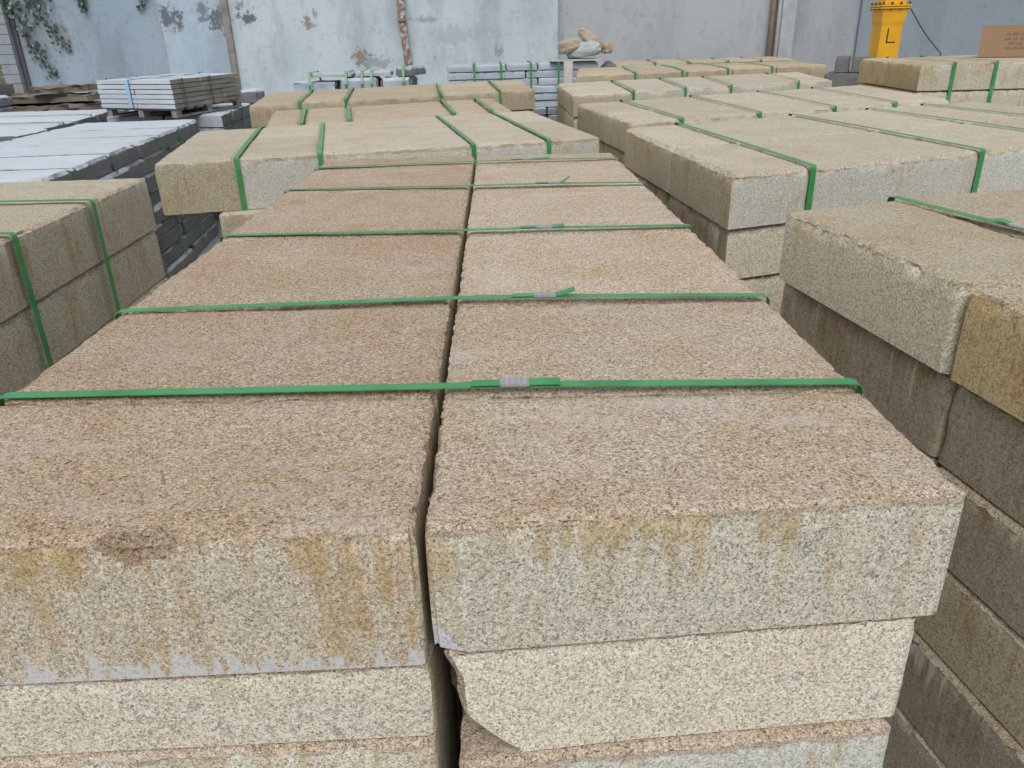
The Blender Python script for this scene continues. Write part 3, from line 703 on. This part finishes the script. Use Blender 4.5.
# pale sack and a thin sheet lying on the stack end, tan rocks on top
slab([(.93, 11.42), (1.70, 11.42), (1.66, 11.95), (1.0, 11.95)], 1.165, 1.138, 'thin pale grey sheet under the sack and tan rocks by the wall', ['tarp', 'tarp'], .03, None, 'pale_sheet', 'sheet', rough=.012, lump=.01, corner=.08)
rock('pale_sack', (1.43, 11.68, 1.160), (.33, .26, .135), (0, -.12, 0), 'pale grey-white lumpy sack between the tan rocks by the wall', 'sack', 'tarp', None, 21, .12)
rock('rock', (1.21, 11.58, 1.22), (.20, .15, .125), (0, -.22, .2), 'broad tan rock, leftmost of three by the pale sack at the wall', 'rock', 'tan_rock', 'tan rocks on the pale sack', 1, .22)
rock('rock', (1.53, 11.80, 1.27), (.25, .13, .105), (0, .62, -.1), 'long tilted tan rock, middle one of three by the pale sack', 'rock', 'tan_rock', 'tan rocks on the pale sack', 2, .22)
rock('rock', (1.75, 11.66, 1.215), (.10, .12, .10), (0, 0, .4), 'small brown rock, rightmost of three by the pale sack', 'rock', 'tan_rock', 'tan rocks on the pale sack', 3, .2)
mb = MB(); mb.add([(-.045,-.02,0),(.02,-.02,0),(.02,.03,0),(-.045,.03,0),(-.07,-.02,1.09),(.055,-.02,1.09),(.055,.03,1.09),(-.07,.03,1.09)], [(3,2,1,0),(4,5,6,7),(0,1,5,4),(1,2,6,5),(2,3,7,6),(3,0,4,7)])
o = mb.build('timber_post', 'postwood', None, (1.19, 11.28, FLOOR), bevel=.004); tag(o, 'pale tapered timber post standing in front of the grey stack by the wall', 'post')
# small dark things right of the stack
rock('grey_boulder', (1.80, 11.72, FLOOR), (.16, .20, .74), (0, 0, .3), 'tall dark grey boulder right of the stack with tan rocks', 'boulder', 'dark_stone', None, 5, .15)

# rough stones wrapped with straps, left of centre at the wall
RG = 'rough stones left of centre by the wall'
base = [(-2.45, -1.95), (-1.93, -1.40), (-1.38, -.86)]
for i, (a, c) in enumerate(base):
    for k, (z0, z1) in enumerate(((FLOOR, .32), (.32, .60), (.60, .86))):
        slab([(a, 10.5), (c, 10.45), (c, 11.1), (a, 11.15)], z1, z0, 'rough bluish block, %s from bottom, %s from left, under the rough stones by wall' % (ORD[k], ORD[i]), ['grey_top', 'grey_front', 'grey_side'], .06, RG, 'rough_stone_block', 'stone block', rough=.03, lump=.02, corner=.03)
slab([(-2.42, 10.5), (-1.82, 10.46), (-1.80, 11.0), (-2.40, 11.0)], 1.03, .862, 'rough light grey stone with tilted top, left end of the wrapped stones', ['grey_top', 'grey_front', 'grey_front'], .04, RG, 'rough_stone', 'rough stone', rough=.05, lump=.05, corner=.09)
slab([(-1.80, 10.43), (-1.30, 10.40), (-1.30, 11.0), (-1.80, 11.0)], 1.06, .862, 'rough light blue-grey stone in the middle of the wrapped stones', ['grey_top', 'grey_front', 'grey_side'], .04, RG, 'rough_stone', 'rough stone', rough=.04, lump=.02, corner=.04)
slab([(-1.28, 10.42), (-.88, 10.42), (-.84, 11.0), (-1.28, 11.0)], 1.05, .862, 'rough grey stone, right end of the wrapped stones', ['grey_top', 'grey_front', 'grey_side'], .04, RG, 'rough_stone', 'rough stone', rough=.04, lump=.02, corner=.05)
slab([(-2.20, 10.52), (-1.62, 10.48), (-1.62, 10.9), (-2.15, 10.95)], 1.12, 1.062, 'thin flat stone lying on top left of the wrapped stones', ['tarp', 'tarp', 'grey_side'], .04, RG, 'flat_stone', 'flat stone', rough=.03, lump=.01, corner=.04)
slab([(-1.60, 10.48), (-1.12, 10.46), (-1.14, 10.85), (-1.60, 10.9)], 1.13, 1.062, 'thin flat stone lying on top centre of the wrapped stones', ['tarp', 'tarp', 'grey_side'], .04, RG, 'flat_stone', 'flat stone', rough=.02, lump=.01, corner=.02)
slab([(-1.10, 10.50), (-.84, 10.50), (-.72, 11.0), (-1.0, 11.05)], 1.17, 1.052, 'wedge-shaped flat stone on top right of the wrapped stones', ['tarp', 'grey_side', 'grey_side'], .04, RG, 'flat_stone', 'flat stone', rough=.03, lump=.02, corner=.05)
for i, x in enumerate((-2.15, -1.70, -1.50, -1.38, -.98)):
    zt_ = 1.124 if x < -1.2 else 1.174
    strap([(x, 10.385, .06), (x, 10.385, .98), (x, 10.46, zt_), (x+.02, 10.9, zt_), (x+.02, 11.17, .9), (x+.02, 11.17, .06)], (1, 0, 0), 'green strap round the rough stones by the wall, %s from left' % ORD[i], 'straps round the rough stones', .028)
# dark cobbles, left rear of the yard beside the pallet
for i, (x, y, s) in enumerate(((-3.02, 9.6, .13), (-2.72, 9.65, .14))):
    slab([(x-.14, y), (x+.14, y), (x+.14, y+.3), (x-.14, y+.3)], .84, FLOOR, 'dark grey block, %s one, supporting a small block behind the pallet' % ('left', 'right')[i], ['dark_stone', 'grey_side', 'grey_side'], .05, 'grey blocks behind the pallet', 'grey_block', 'stone block', rough=.02, lump=.015, corner=.02)
    slab([(x-.13, y), (x+.13, y), (x+.13, y+.28), (x-.13, y+.28)], 1.0, .842, 'small blue-grey block on a taller one behind the pallet, %s of two' % ('left', 'right')[i], ['grey_top', 'grey_side', 'grey_side'], .04, 'grey blocks behind the pallet', 'grey_block', 'stone block', rough=.03, lump=.02, corner=.03)

# far left: rough brown slabs, grey blocks, wrapped pavers
for k, (z0, z1, x0, x1) in enumerate(((FLOOR, .45, -5.7, -4.45), (.45, .72, -5.7, -4.4), (.72, .83, -5.7, -4.20), (.83, .93, -5.68, -4.36), (.93, 1.03, -5.66, -4.44), (1.03, 1.12, -5.0, -4.50))):
    slab([(x0, 9.0+.03*k), (x1, 9.35+.03*k), (x1+.02, 9.9), (x0, 9.9)], z1, z0, 'long rough brown stone, %s from bottom of the pile at far left' % ORD[k], ['brown_stone', 'brown_stone', 'brown_stone'], .035, 'rough brown stones at far left', 'rough_stone', 'rough stone', rough=.05, lump=.055, corner=.08)
for k, (z0, z1) in enumerate(((FLOOR, .55), (.55, .82), (.82, .95), (.95, 1.06))):
    slab([(-5.55, 8.45), (-4.98+.04*(k < 2), 8.45), (-4.98+.03*(k < 2), 8.92), (-5.55, 8.92)], z1, z0, 'blue-grey rough block, %s from bottom at the left edge' % ORD[k], ['grey_top', 'grey_side', 'grey_side'], .05, 'grey blocks at left edge', 'grey_block', 'stone block', rough=.03, lump=.015, corner=.02)
for k in range(8):
    for c in range(3):
        x0 = -6.0+.22*c
        slab([(x0, 9.15), (x0+.215, 9.15), (x0+.215, 9.5), (x0, 9.5)], 1.14+.07*(k+1), 1.14+.07*k, 'tan paver, %s layer from bottom, %s from left, pile at left edge' % (ORD[k], ORD[c]), ['brick', 'brick'], .06, 'tan pavers at left edge', 'paver', 'paver', rough=.006, lump=.002, corner=.006)
slab([(-6.02, 9.12), (-5.30, 9.12), (-5.30, 9.55), (-6.02, 9.55)], 1.14, 1.032, 'dark timber-like bearer stone under the tan pavers at left edge', ['dark_stone', 'dark_stone'], .05, None, 'bearer_stone', 'stone block', rough=.01)

# dark cobbles left of the far right stack
slab([(3.42, 8.62), (3.98, 8.36), (4.22, 8.75), (3.66, 9.02)], .905, FLOOR, 'dark stone block under the dark cobbles by far right stack', ['dark_stone', 'dark_stone'], .06, None, 'dark_stone_block', 'stone block', rough=.02, lump=.01)
slab([(3.56, 8.50), (4.03, 8.28), (4.22, 8.66), (3.75, 8.88)], 1.052, .915, 'flat dark grey stone beneath two cobbles, left of the far right stack', ['dark_stone', 'dark_stone'], .02, None, 'flat_stone', 'flat stone', rough=.04, lump=.012, corner=.03)
slab([(3.66, 8.50), (3.785, 8.44), (3.89, 8.64), (3.77, 8.71)], 1.215, 1.05, 'dark squarish cobble, left of the two on a flat stone', ['dark_stone', 'dark_stone'], .012, 'dark cobbles', 'dark_cobble', 'cobble', rough=.04, lump=.008, corner=.02)
slab([(3.80, 8.42), (3.99, 8.34), (4.10, 8.54), (3.91, 8.63)], 1.205, 1.05, 'dark squarish cobble, right of the two on a flat stone', ['dark_stone', 'dark_stone'], .012, 'dark cobbles', 'dark_cobble', 'cobble', rough=.04, lump=.008, corner=.02)

# ------------------------------------------------------------------ yellow machine leg with the letter L
YA = -.02
yl = empty('yellow_machine_leg', (4.685, 9.6, FLOOR), YA); tag(yl, 'yellow painted steel machine leg marked L, standing by the back wall', 'machine leg')
mb = MB(); mb.box((-.24, -.24, 0), (.24, .24, .02)); mb.build('base_plate', 'yellow', yl, bevel=.003)
hw = .122
mb = MB()
def ring(z, w, d): return [(-w, -d, z), (w, -d, z), (w, d, z), (-w, d, z)]
levels = [(.02, hw, hw), (1.42, hw, hw), (1.47, hw+.01, hw+.01), (1.60, .140, .140)]
vs = []; 
for z, w, d in levels: vs += ring(z, w, d)
fs = [(3,2,1,0)]
for i in range(len(levels)-1):
    for j in range(4): fs.append((i*4+j, i*4+(j+1) % 4, (i+1)*4+(j+1) % 4, (i+1)*4+j))
fs.append(tuple((len(levels)-1)*4+j for j in range(4))); mb.add(vs, fs); mb.build('post', 'yellow', yl, bevel=.006)
mb = MB(); mb.box((-.162, -.162, 1.60), (.162, .162, 1.618)); f1 = mb.build('flange', 'yellow', yl, bevel=.002)
mb = MB(); mb.box((-.162, -.162, 1.622), (.162, .162, 1.640)); f2 = mb.build('flange', 'yellow', yl, bevel=.002)
mb = MB(); mb.box((-.163, -.163, 1.617), (.163, .163, 1.623)); mb.build('gasket', 'black', yl)
for x in (-.148, -.05, .05, .148):
    for y in (-.148, .148):
        mb = MB(); mb.tube([(x, y, 1.59), (x, y, 1.668)], .013, 6); mb.build('bolt', 'bolt', yl)
for y in (-.05, .05):
    for x in (-.148, .148):
        mb = MB(); mb.tube([(x, y, 1.59), (x, y, 1.668)], .013, 6); mb.build('bolt', 'bolt', yl)
mb = MB(); mb.add(ring(1.64, .125, .125)+ring(1.80, .10, .10)+ring(3.0, .10, .10), [(3,2,1,0)]+[(i*4+j, i*4+(j+1) % 4, (i+1)*4+(j+1) % 4, (i+1)*4+j) for i in (0, 1) for j in range(4)]+[(8,9,10,11)]); mb.build('upper_leg', 'yellow', yl, bevel=.006)
mb = MB(); fy = -hw-.0015; mb.box((-.045, fy, 1.245), (-.030, fy+.002, 1.400)); mb.box((-.045, fy, 1.245), (.060, fy+.002, 1.259)); lt = mb.build('letter', 'black', yl); lt['label'] = 'black letter L'
mb = MB(); pts = []
for i in range(13):
    u = i/12; pts.append((4.875+.385*u - .0, 9.5-.10*u, 1.645-.47*u-.03*math.sin(u*3.1)))
pts.append((5.33, 9.42, FLOOR+.01))
mb.tube([Vector(p)-Vector((4.93, 9.5, 1.1)) for p in pts], .006, 6); o = mb.build('black_cable', 'black', None, (4.93, 9.5, 1.1), smooth=True); tag(o, 'thin black cable hanging from the yellow leg down behind the far stack', 'cable')

# ------------------------------------------------------------------ cardboard box
B0 = Vector((3.955, 6.53, 1.236)); ang = -.56
bx = empty('cardboard_box', B0, ang); tag(bx, 'brown cardboard box with printed lines standing on the far right stack', 'box')
Wb, Db, Hb, tk = .60, .25, .225, .005
for nm, a, b_ in (('side_panel', (0, 0, 0), (Wb, tk, Hb)), ('side_panel', (0, Db-tk, 0), (Wb, Db, Hb)), ('end_panel', (0, tk, 0), (tk, Db-tk, Hb)), ('end_panel', (Wb-tk, tk, 0), (Wb, Db-tk, Hb)), ('bottom_panel', (tk, tk, 0), (Wb-tk, Db-tk, tk))):
    mb = MB(); mb.box(a, b_); mb.build(nm, 'card', bx)
mb = MB(); mb.box((0, 0, Hb+.0005), (Wb, Db/2-.002, Hb+.005)); mb.build('top_flap', 'card', bx)
mb = MB(); mb.box((0, Db/2+.002, Hb+.0005), (Wb, Db, Hb+.005)); mb.build('top_flap', 'card', bx)
mb = MB()
rnd_ = random.Random(3)
for r, (x0, wds) in enumerate(((.175, 5), (.165, 6), (.20, 5), (.185, 5))):
    x = x0
    for wrd in range(wds):
        for ch in range(rnd_.choice((3, 4))):
            z = .155-r*.033; hgt = .015
            mb.box((x, -.0008, z), (x+.0030, .0, z+hgt))
            if rnd_.random() < .6: mb.box((x, -.0008, z), (x+.0075, 0, z+.0030))
            if rnd_.random() < .5: mb.box((x, -.0008, z+hgt-.003), (x+.0075, 0, z+hgt))
            x += .0105
        x += .010
pr = mb.build('printed_text', 'print', bx); pr['label'] = 'four lines of small dark print'

# ------------------------------------------------------------------ walls and floor
def wall_mat(name, base, dirt, spots=(), blue=(.50, .55, .61), amt=.6):
    t = NT(name); tc = t.n('ShaderNodeTexCoord'); g = t.n('ShaderNodeNewGeometry'); v = g.outputs['Position']
    n1 = t.noise(v, .9, 6, .6); n2 = t.noise(t.scale(v, (1, 1, .35)), 2.2, 6, .65); n3 = t.noise(v, 9, 6, .7)
    c = t.mix(t.ramp(n1, [(.35, 0.0), (.65, amt)]), base, blue)
    c = t.mix(t.ramp(n2, [(.48, 0.0), (.66, .75)]), c, dirt)
    c = t.mix(t.ramp(n3, [(.55, 0.0), (.70, .5)]), c, sc(dirt, .75))
    n4 = t.noise(t.scale(v, (1.6, 1, .6)), 3.3, 5, .7)
    c = t.mix(t.ramp(n4, [(.60, 0.0), (.74, .5)]), c, sc(base, 1.25))
    nb = t.noise(v, 9, 6, .75)
    for (x, z, rx, rz, col, a) in spots:
        d = t.n('ShaderNodeVectorMath', operation='SUBTRACT'); t.l(v, d.inputs[0]); d.inputs[1].default_value = (x, 0, z)
        s_ = t.scale(d.outputs[0], (1/rx, 0, 1/rz)); ln = t.n('ShaderNodeVectorMath', operation='LENGTH'); t.l(s_, ln.inputs[0])
        e = t.math('ADD', ln.outputs['Value'], t.math('MULTIPLY', t.math('SUBTRACT', nb, .5), 5.5))
        c = t.mix(t.ramp(e, [(.55, a), (1.15, 0.0)]), c, col)
    t.bump(t.math('ADD', n3, n2), .25, .03)
    return t.done(c, .9)
DK = (.10, .12, .13); BR = (.27, .20, .14)
spotsL = [(-5.076, 1.880, 0.221, 0.174, DK, 0.85), (-4.519, 1.984, 0.129, 0.194, DK, 0.70), (-4.265, 1.860, 0.166, 0.232, DK, 0.85), (-4.200, 1.769, 0.074, 0.116, (.38,.30,.2), 0.60), (-6.556, 0.814, 0.129, 0.174, (.22,.20,.18), 0.50), (-6.902, 1.597, 0.184, 0.194, (.30,.25,.22), 0.45), (-7.297, 1.757, 0.406, 0.503, (.24,.25,.26), 0.50)]
spotsM = [(-3.810, 1.848, 0.166, 0.136, DK, 0.90), (-3.907, 2.043, 0.111, 0.077, DK, 0.60), (-2.841, 1.735, 0.092, 0.116, (.28,.22,.16), 0.90), (-2.707, 1.881, 0.055, 0.097, (.33,.28,.22), 0.80), (-2.039, 1.210, 0.148, 0.155, BR, 0.90), (-1.795, 1.126, 0.295, 0.097, (.22,.26,.25), 0.60), (-0.955, 1.748, 0.258, 0.058, (.25,.28,.31), 0.60), (0.326, 1.226, 0.074, 0.116, (.2,.22,.26), 0.60), (-0.420, 1.507, 0.479, 0.136, (.38,.42,.46), 0.60)]
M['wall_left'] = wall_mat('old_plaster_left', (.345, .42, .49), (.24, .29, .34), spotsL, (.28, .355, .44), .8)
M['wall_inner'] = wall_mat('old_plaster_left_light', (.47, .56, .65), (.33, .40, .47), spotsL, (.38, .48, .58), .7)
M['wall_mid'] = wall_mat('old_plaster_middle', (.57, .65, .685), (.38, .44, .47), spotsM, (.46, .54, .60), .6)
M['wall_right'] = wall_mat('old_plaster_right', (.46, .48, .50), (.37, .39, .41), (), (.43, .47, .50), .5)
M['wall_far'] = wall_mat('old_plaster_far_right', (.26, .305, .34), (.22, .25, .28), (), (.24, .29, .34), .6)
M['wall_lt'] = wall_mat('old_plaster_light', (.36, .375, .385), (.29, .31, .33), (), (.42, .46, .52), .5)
M['wall_pier'] = wall_mat('blockwork_pier', (.30, .33, .35), (.24, .25, .25), (), (.28, .31, .34), .5)
M['joint_dark'] = plain('dark_open_joint', (.10, .10, .11), .95)
M['joint'] = plain('dirty_brown_joint', (.27, .25, .22), .95, 0, 5, .35)
M['joint_light'] = plain('pale_joint_mortar', (.40, .42, .43), .95, 0, 5, .2)
t = NT('dusty_concrete_floor'); g = t.n('ShaderNodeNewGeometry'); v = g.outputs['Position']
c = t.mix(t.noise(v, 1.5, 6, .6), (.30, .31, .33), (.46, .47, .50)); c = t.mix(t.ramp(t.noise(v, 40, 4, .6), [(.55, 0.0), (.7, .5)]), c, (.25, .25, .25))
t.bump(t.noise(v, 60, 4, .6), .4, .004); M['floor'] = t.done(c, .9)
mb = MB(); mb.box((-14, -8, FLOOR-.15), (16, 15.5, FLOOR)); o = mb.build('floor', 'floor'); tag(o, kind='structure')
def wallpiece(name, x0, x1, y, mat, h=6.0, lean=0):
    mb = MB(); mb.box((x0, y, FLOOR), (x1, y+.25, h)); o = mb.build(name, mat); return tag(o, kind='structure')
WX = dict(a=-7.57, b=-4.118)
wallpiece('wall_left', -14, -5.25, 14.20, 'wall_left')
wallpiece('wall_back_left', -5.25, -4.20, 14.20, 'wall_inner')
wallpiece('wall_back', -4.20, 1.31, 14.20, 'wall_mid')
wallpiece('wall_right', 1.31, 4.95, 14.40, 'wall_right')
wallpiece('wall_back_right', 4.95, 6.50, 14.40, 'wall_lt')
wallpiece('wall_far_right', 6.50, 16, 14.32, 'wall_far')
mb = MB(); mb.box((-4.21, 14.14, FLOOR), (-4.10, 14.21, 6)); tag(mb.build('trim_1', 'joint', bevel=.01), kind='structure')
mb = MB()
for i in range(40):
    mb.box((-8.6, 14.05, FLOOR+.15*i+.004), (-7.66, 14.2, FLOOR+.15*i+.146))
mb.box((-8.59, 14.07, FLOOR), (-7.665, 14.2, 6)); tag(mb.build('trim_2', 'wall_pier', bevel=.004), kind='structure')
mb = MB(); mb.box((-7.64, 14.16, FLOOR), (-7.585, 14.21, 6)); tag(mb.build('trim_3', 'joint_dark'), kind='structure')
mb = MB(); mb.box((-5.262, 14.192, FLOOR), (-5.24, 14.204, 6)); tag(mb.build('trim_4', 'joint_light'), kind='structure')
mb = MB(); mb.box((5.10, 14.20, FLOOR), (5.34, 14.42, 6)); tag(mb.build('trim_5', 'joint_light', bevel=.01), kind='structure')
mb = MB(); mb.tube([(-1.20, 14.12, FLOOR), (-1.235, 14.12, 1.2), (-1.28, 14.12, 1.75), (-1.29, 14.12, 6)], .062, 14); mb.tube([(-1.284, 14.12, 1.72), (-1.284, 14.12, 1.78)], .075, 14)
o = mb.build('drain_pipe', 'rust', None, smooth=True); tag(o, 'rusty brown and white drain pipe running up the middle of the back wall', 'pipe')
mb = MB(); mb.tube([(4.97, 14.30, FLOOR), (4.97, 14.30, 6)], .045, 12); o = mb.build('wall_pipe', 'brown_pipe', None, smooth=True); tag(o, 'brown vertical pipe on the wall, left of the white one', 'pipe', 'vertical pipes on the right wall')
mb = MB(); mb.tube([(5.07, 14.26, FLOOR), (5.07, 14.26, 6)], .035, 12); o = mb.build('wall_pipe', 'white_pipe', None, smooth=True); tag(o, 'white vertical pipe on the wall, right of the brown one', 'pipe', 'vertical pipes on the right wall')

# ------------------------------------------------------------------ ivy on the left wall
def ivy(name, paths, label, n, spread):
    root = empty(name, paths[0][0]); tag(root, label, 'ivy'); b0 = Vector(paths[0][0]); R = random.Random(len(label))
    st = MB(); lf = MB(); lp = MB()
    for path in paths:
        P = [Vector(p)-b0 for p in path[:]]
        st.tube(P, .005, 5)
        tot = sum((P[i+1]-P[i]).length for i in range(len(P)-1)); 
        for i in range(len(P)-1):
            seg = P[i+1]-P[i]; cnt = int(n*seg.length)
            for c in range(cnt):
                u = R.random(); glob = (i+u)/(len(P)-1); sp = spread*(1.0-.75*glob)
                c0 = P[i]+seg*u+Vector((R.gauss(0, sp), -abs(R.gauss(.02, .03)), R.gauss(0, sp)))
                s = R.uniform(.018, .042); th_ = R.uniform(-.7, .7); ph = R.uniform(0, 6.28)
                ax = Matrix.Rotation(ph, 3, 'Y') @ Matrix.Rotation(th_, 3, 'X')
                prof = [(0, -1), (.75, -.55), (.45, 0), (.95, .45), (.25, .5), (0, 1.15), (-.25, .5), (-.95, .45), (-.45, 0), (-.75, -.55)]
                pts = [c0 + ax @ Vector((a*s, .12*s*abs(a), b*s)) for a, b in prof]
                (lp if R.random() < .4 else lf).add(pts, [tuple(range(10))])
    st.build('stem', 'stem', root); a = lf.build('leaves', 'leaf', root); a['kind'] = 'stuff'; a = lp.build('pale_leaves', 'leaf_pale', root); a['kind'] = 'stuff'; a['label'] = 'dust-covered pale leaves'
ivy('ivy', [[(-7.081, 14.170, 2.760), (-7.251, 14.170, 2.268), (-7.401, 14.170, 1.907), (-7.372, 14.170, 1.609), (-7.265, 14.170, 1.226), (-7.106, 14.170, 1.020)], [(-7.276, 14.170, 2.624), (-7.180, 14.170, 2.122), (-7.053, 14.170, 1.825), (-6.920, 14.170, 1.597), (-6.805, 14.170, 1.473)], [(-7.463, 14.170, 2.628), (-7.556, 14.170, 2.203), (-7.663, 14.170, 1.943)]], 'dusty ivy hanging down the top left of the wall in trailing strands', 115, .17)
ivy('ivy', [[(-6.374, 14.170, 2.462), (-6.422, 14.170, 2.147), (-6.391, 14.170, 2.015)]], 'small green ivy tuft hanging at the top of the left wall', 260, .06)
ivy('ivy', [[(-5.348, 14.170, 2.438), (-5.465, 14.170, 2.124), (-5.536, 14.170, 2.023)]], 'sparse ivy sprig hanging at the top of the wall beside the tuft', 110, .05)

# ------------------------------------------------------------------ light
w = bpy.data.worlds.new('overcast_sky'); S.world = w; w.use_nodes = True; nt = w.node_tree; nt.nodes.clear()
out = nt.nodes.new('ShaderNodeOutputWorld'); bg = nt.nodes.new('ShaderNodeBackground'); nt.links.new(bg.outputs[0], out.inputs[0])
tcw = nt.nodes.new('ShaderNodeTexCoord'); sp = nt.nodes.new('ShaderNodeSeparateXYZ'); nt.links.new(tcw.outputs['Generated'], sp.inputs[0])
rp = nt.nodes.new('ShaderNodeValToRGB'); nt.links.new(sp.outputs[2], rp.inputs[0])
rp.color_ramp.elements[0].position = 0.0; rp.color_ramp.elements[0].color = (.62, .66, .72, 1)
rp.color_ramp.elements[1].position = .6; rp.color_ramp.elements[1].color = (1.0, 1.02, 1.06, 1)
nt.links.new(rp.outputs[0], bg.inputs['Color']); bg.inputs['Strength'].default_value = .62
def sun(name, elev, az, e, ang, col):
    l = bpy.data.lights.new(name, 'SUN'); l.energy = e; l.angle = math.radians(ang); l.color = col
    o = bpy.data.objects.new(name, l); COL.objects.link(o)
    d = -Vector((math.cos(math.radians(elev))*math.sin(math.radians(az)), math.cos(math.radians(elev))*math.cos(math.radians(az)), math.sin(math.radians(elev))))
    o.rotation_euler = d.to_track_quat('-Z', 'Y').to_euler(); o.location = (0, 0, 6)
sun('hazy_sun', 50, 188, 2.0, 40, (1, .985, .95))

# ------------------------------------------------------------------ camera
cam = bpy.data.cameras.new('camera'); co = bpy.data.objects.new('camera', cam); COL.objects.link(co); S.camera = co
cam.sensor_width = 36; cam.lens = 36*770/1024; cam.clip_start = .02; cam.clip_end = 200
r = Vector((0.998965, -0.037717, -0.025419)); u = Vector((0.038740, 0.412769, 0.910012)); f = Vector((0.023831, 0.910055, -0.413803))
co.matrix_world = Matrix(((r.x, u.x, -f.x, 0), (r.y, u.y, -f.y, 0), (r.z, u.z, -f.z, 1.5), (0, 0, 0, 1)))
S.view_settings.view_transform = 'Standard'; S.view_settings.look = 'None'; S.view_settings.exposure = 0.0; S.view_settings.gamma = 1; S.view_settings.use_curve_mapping = False
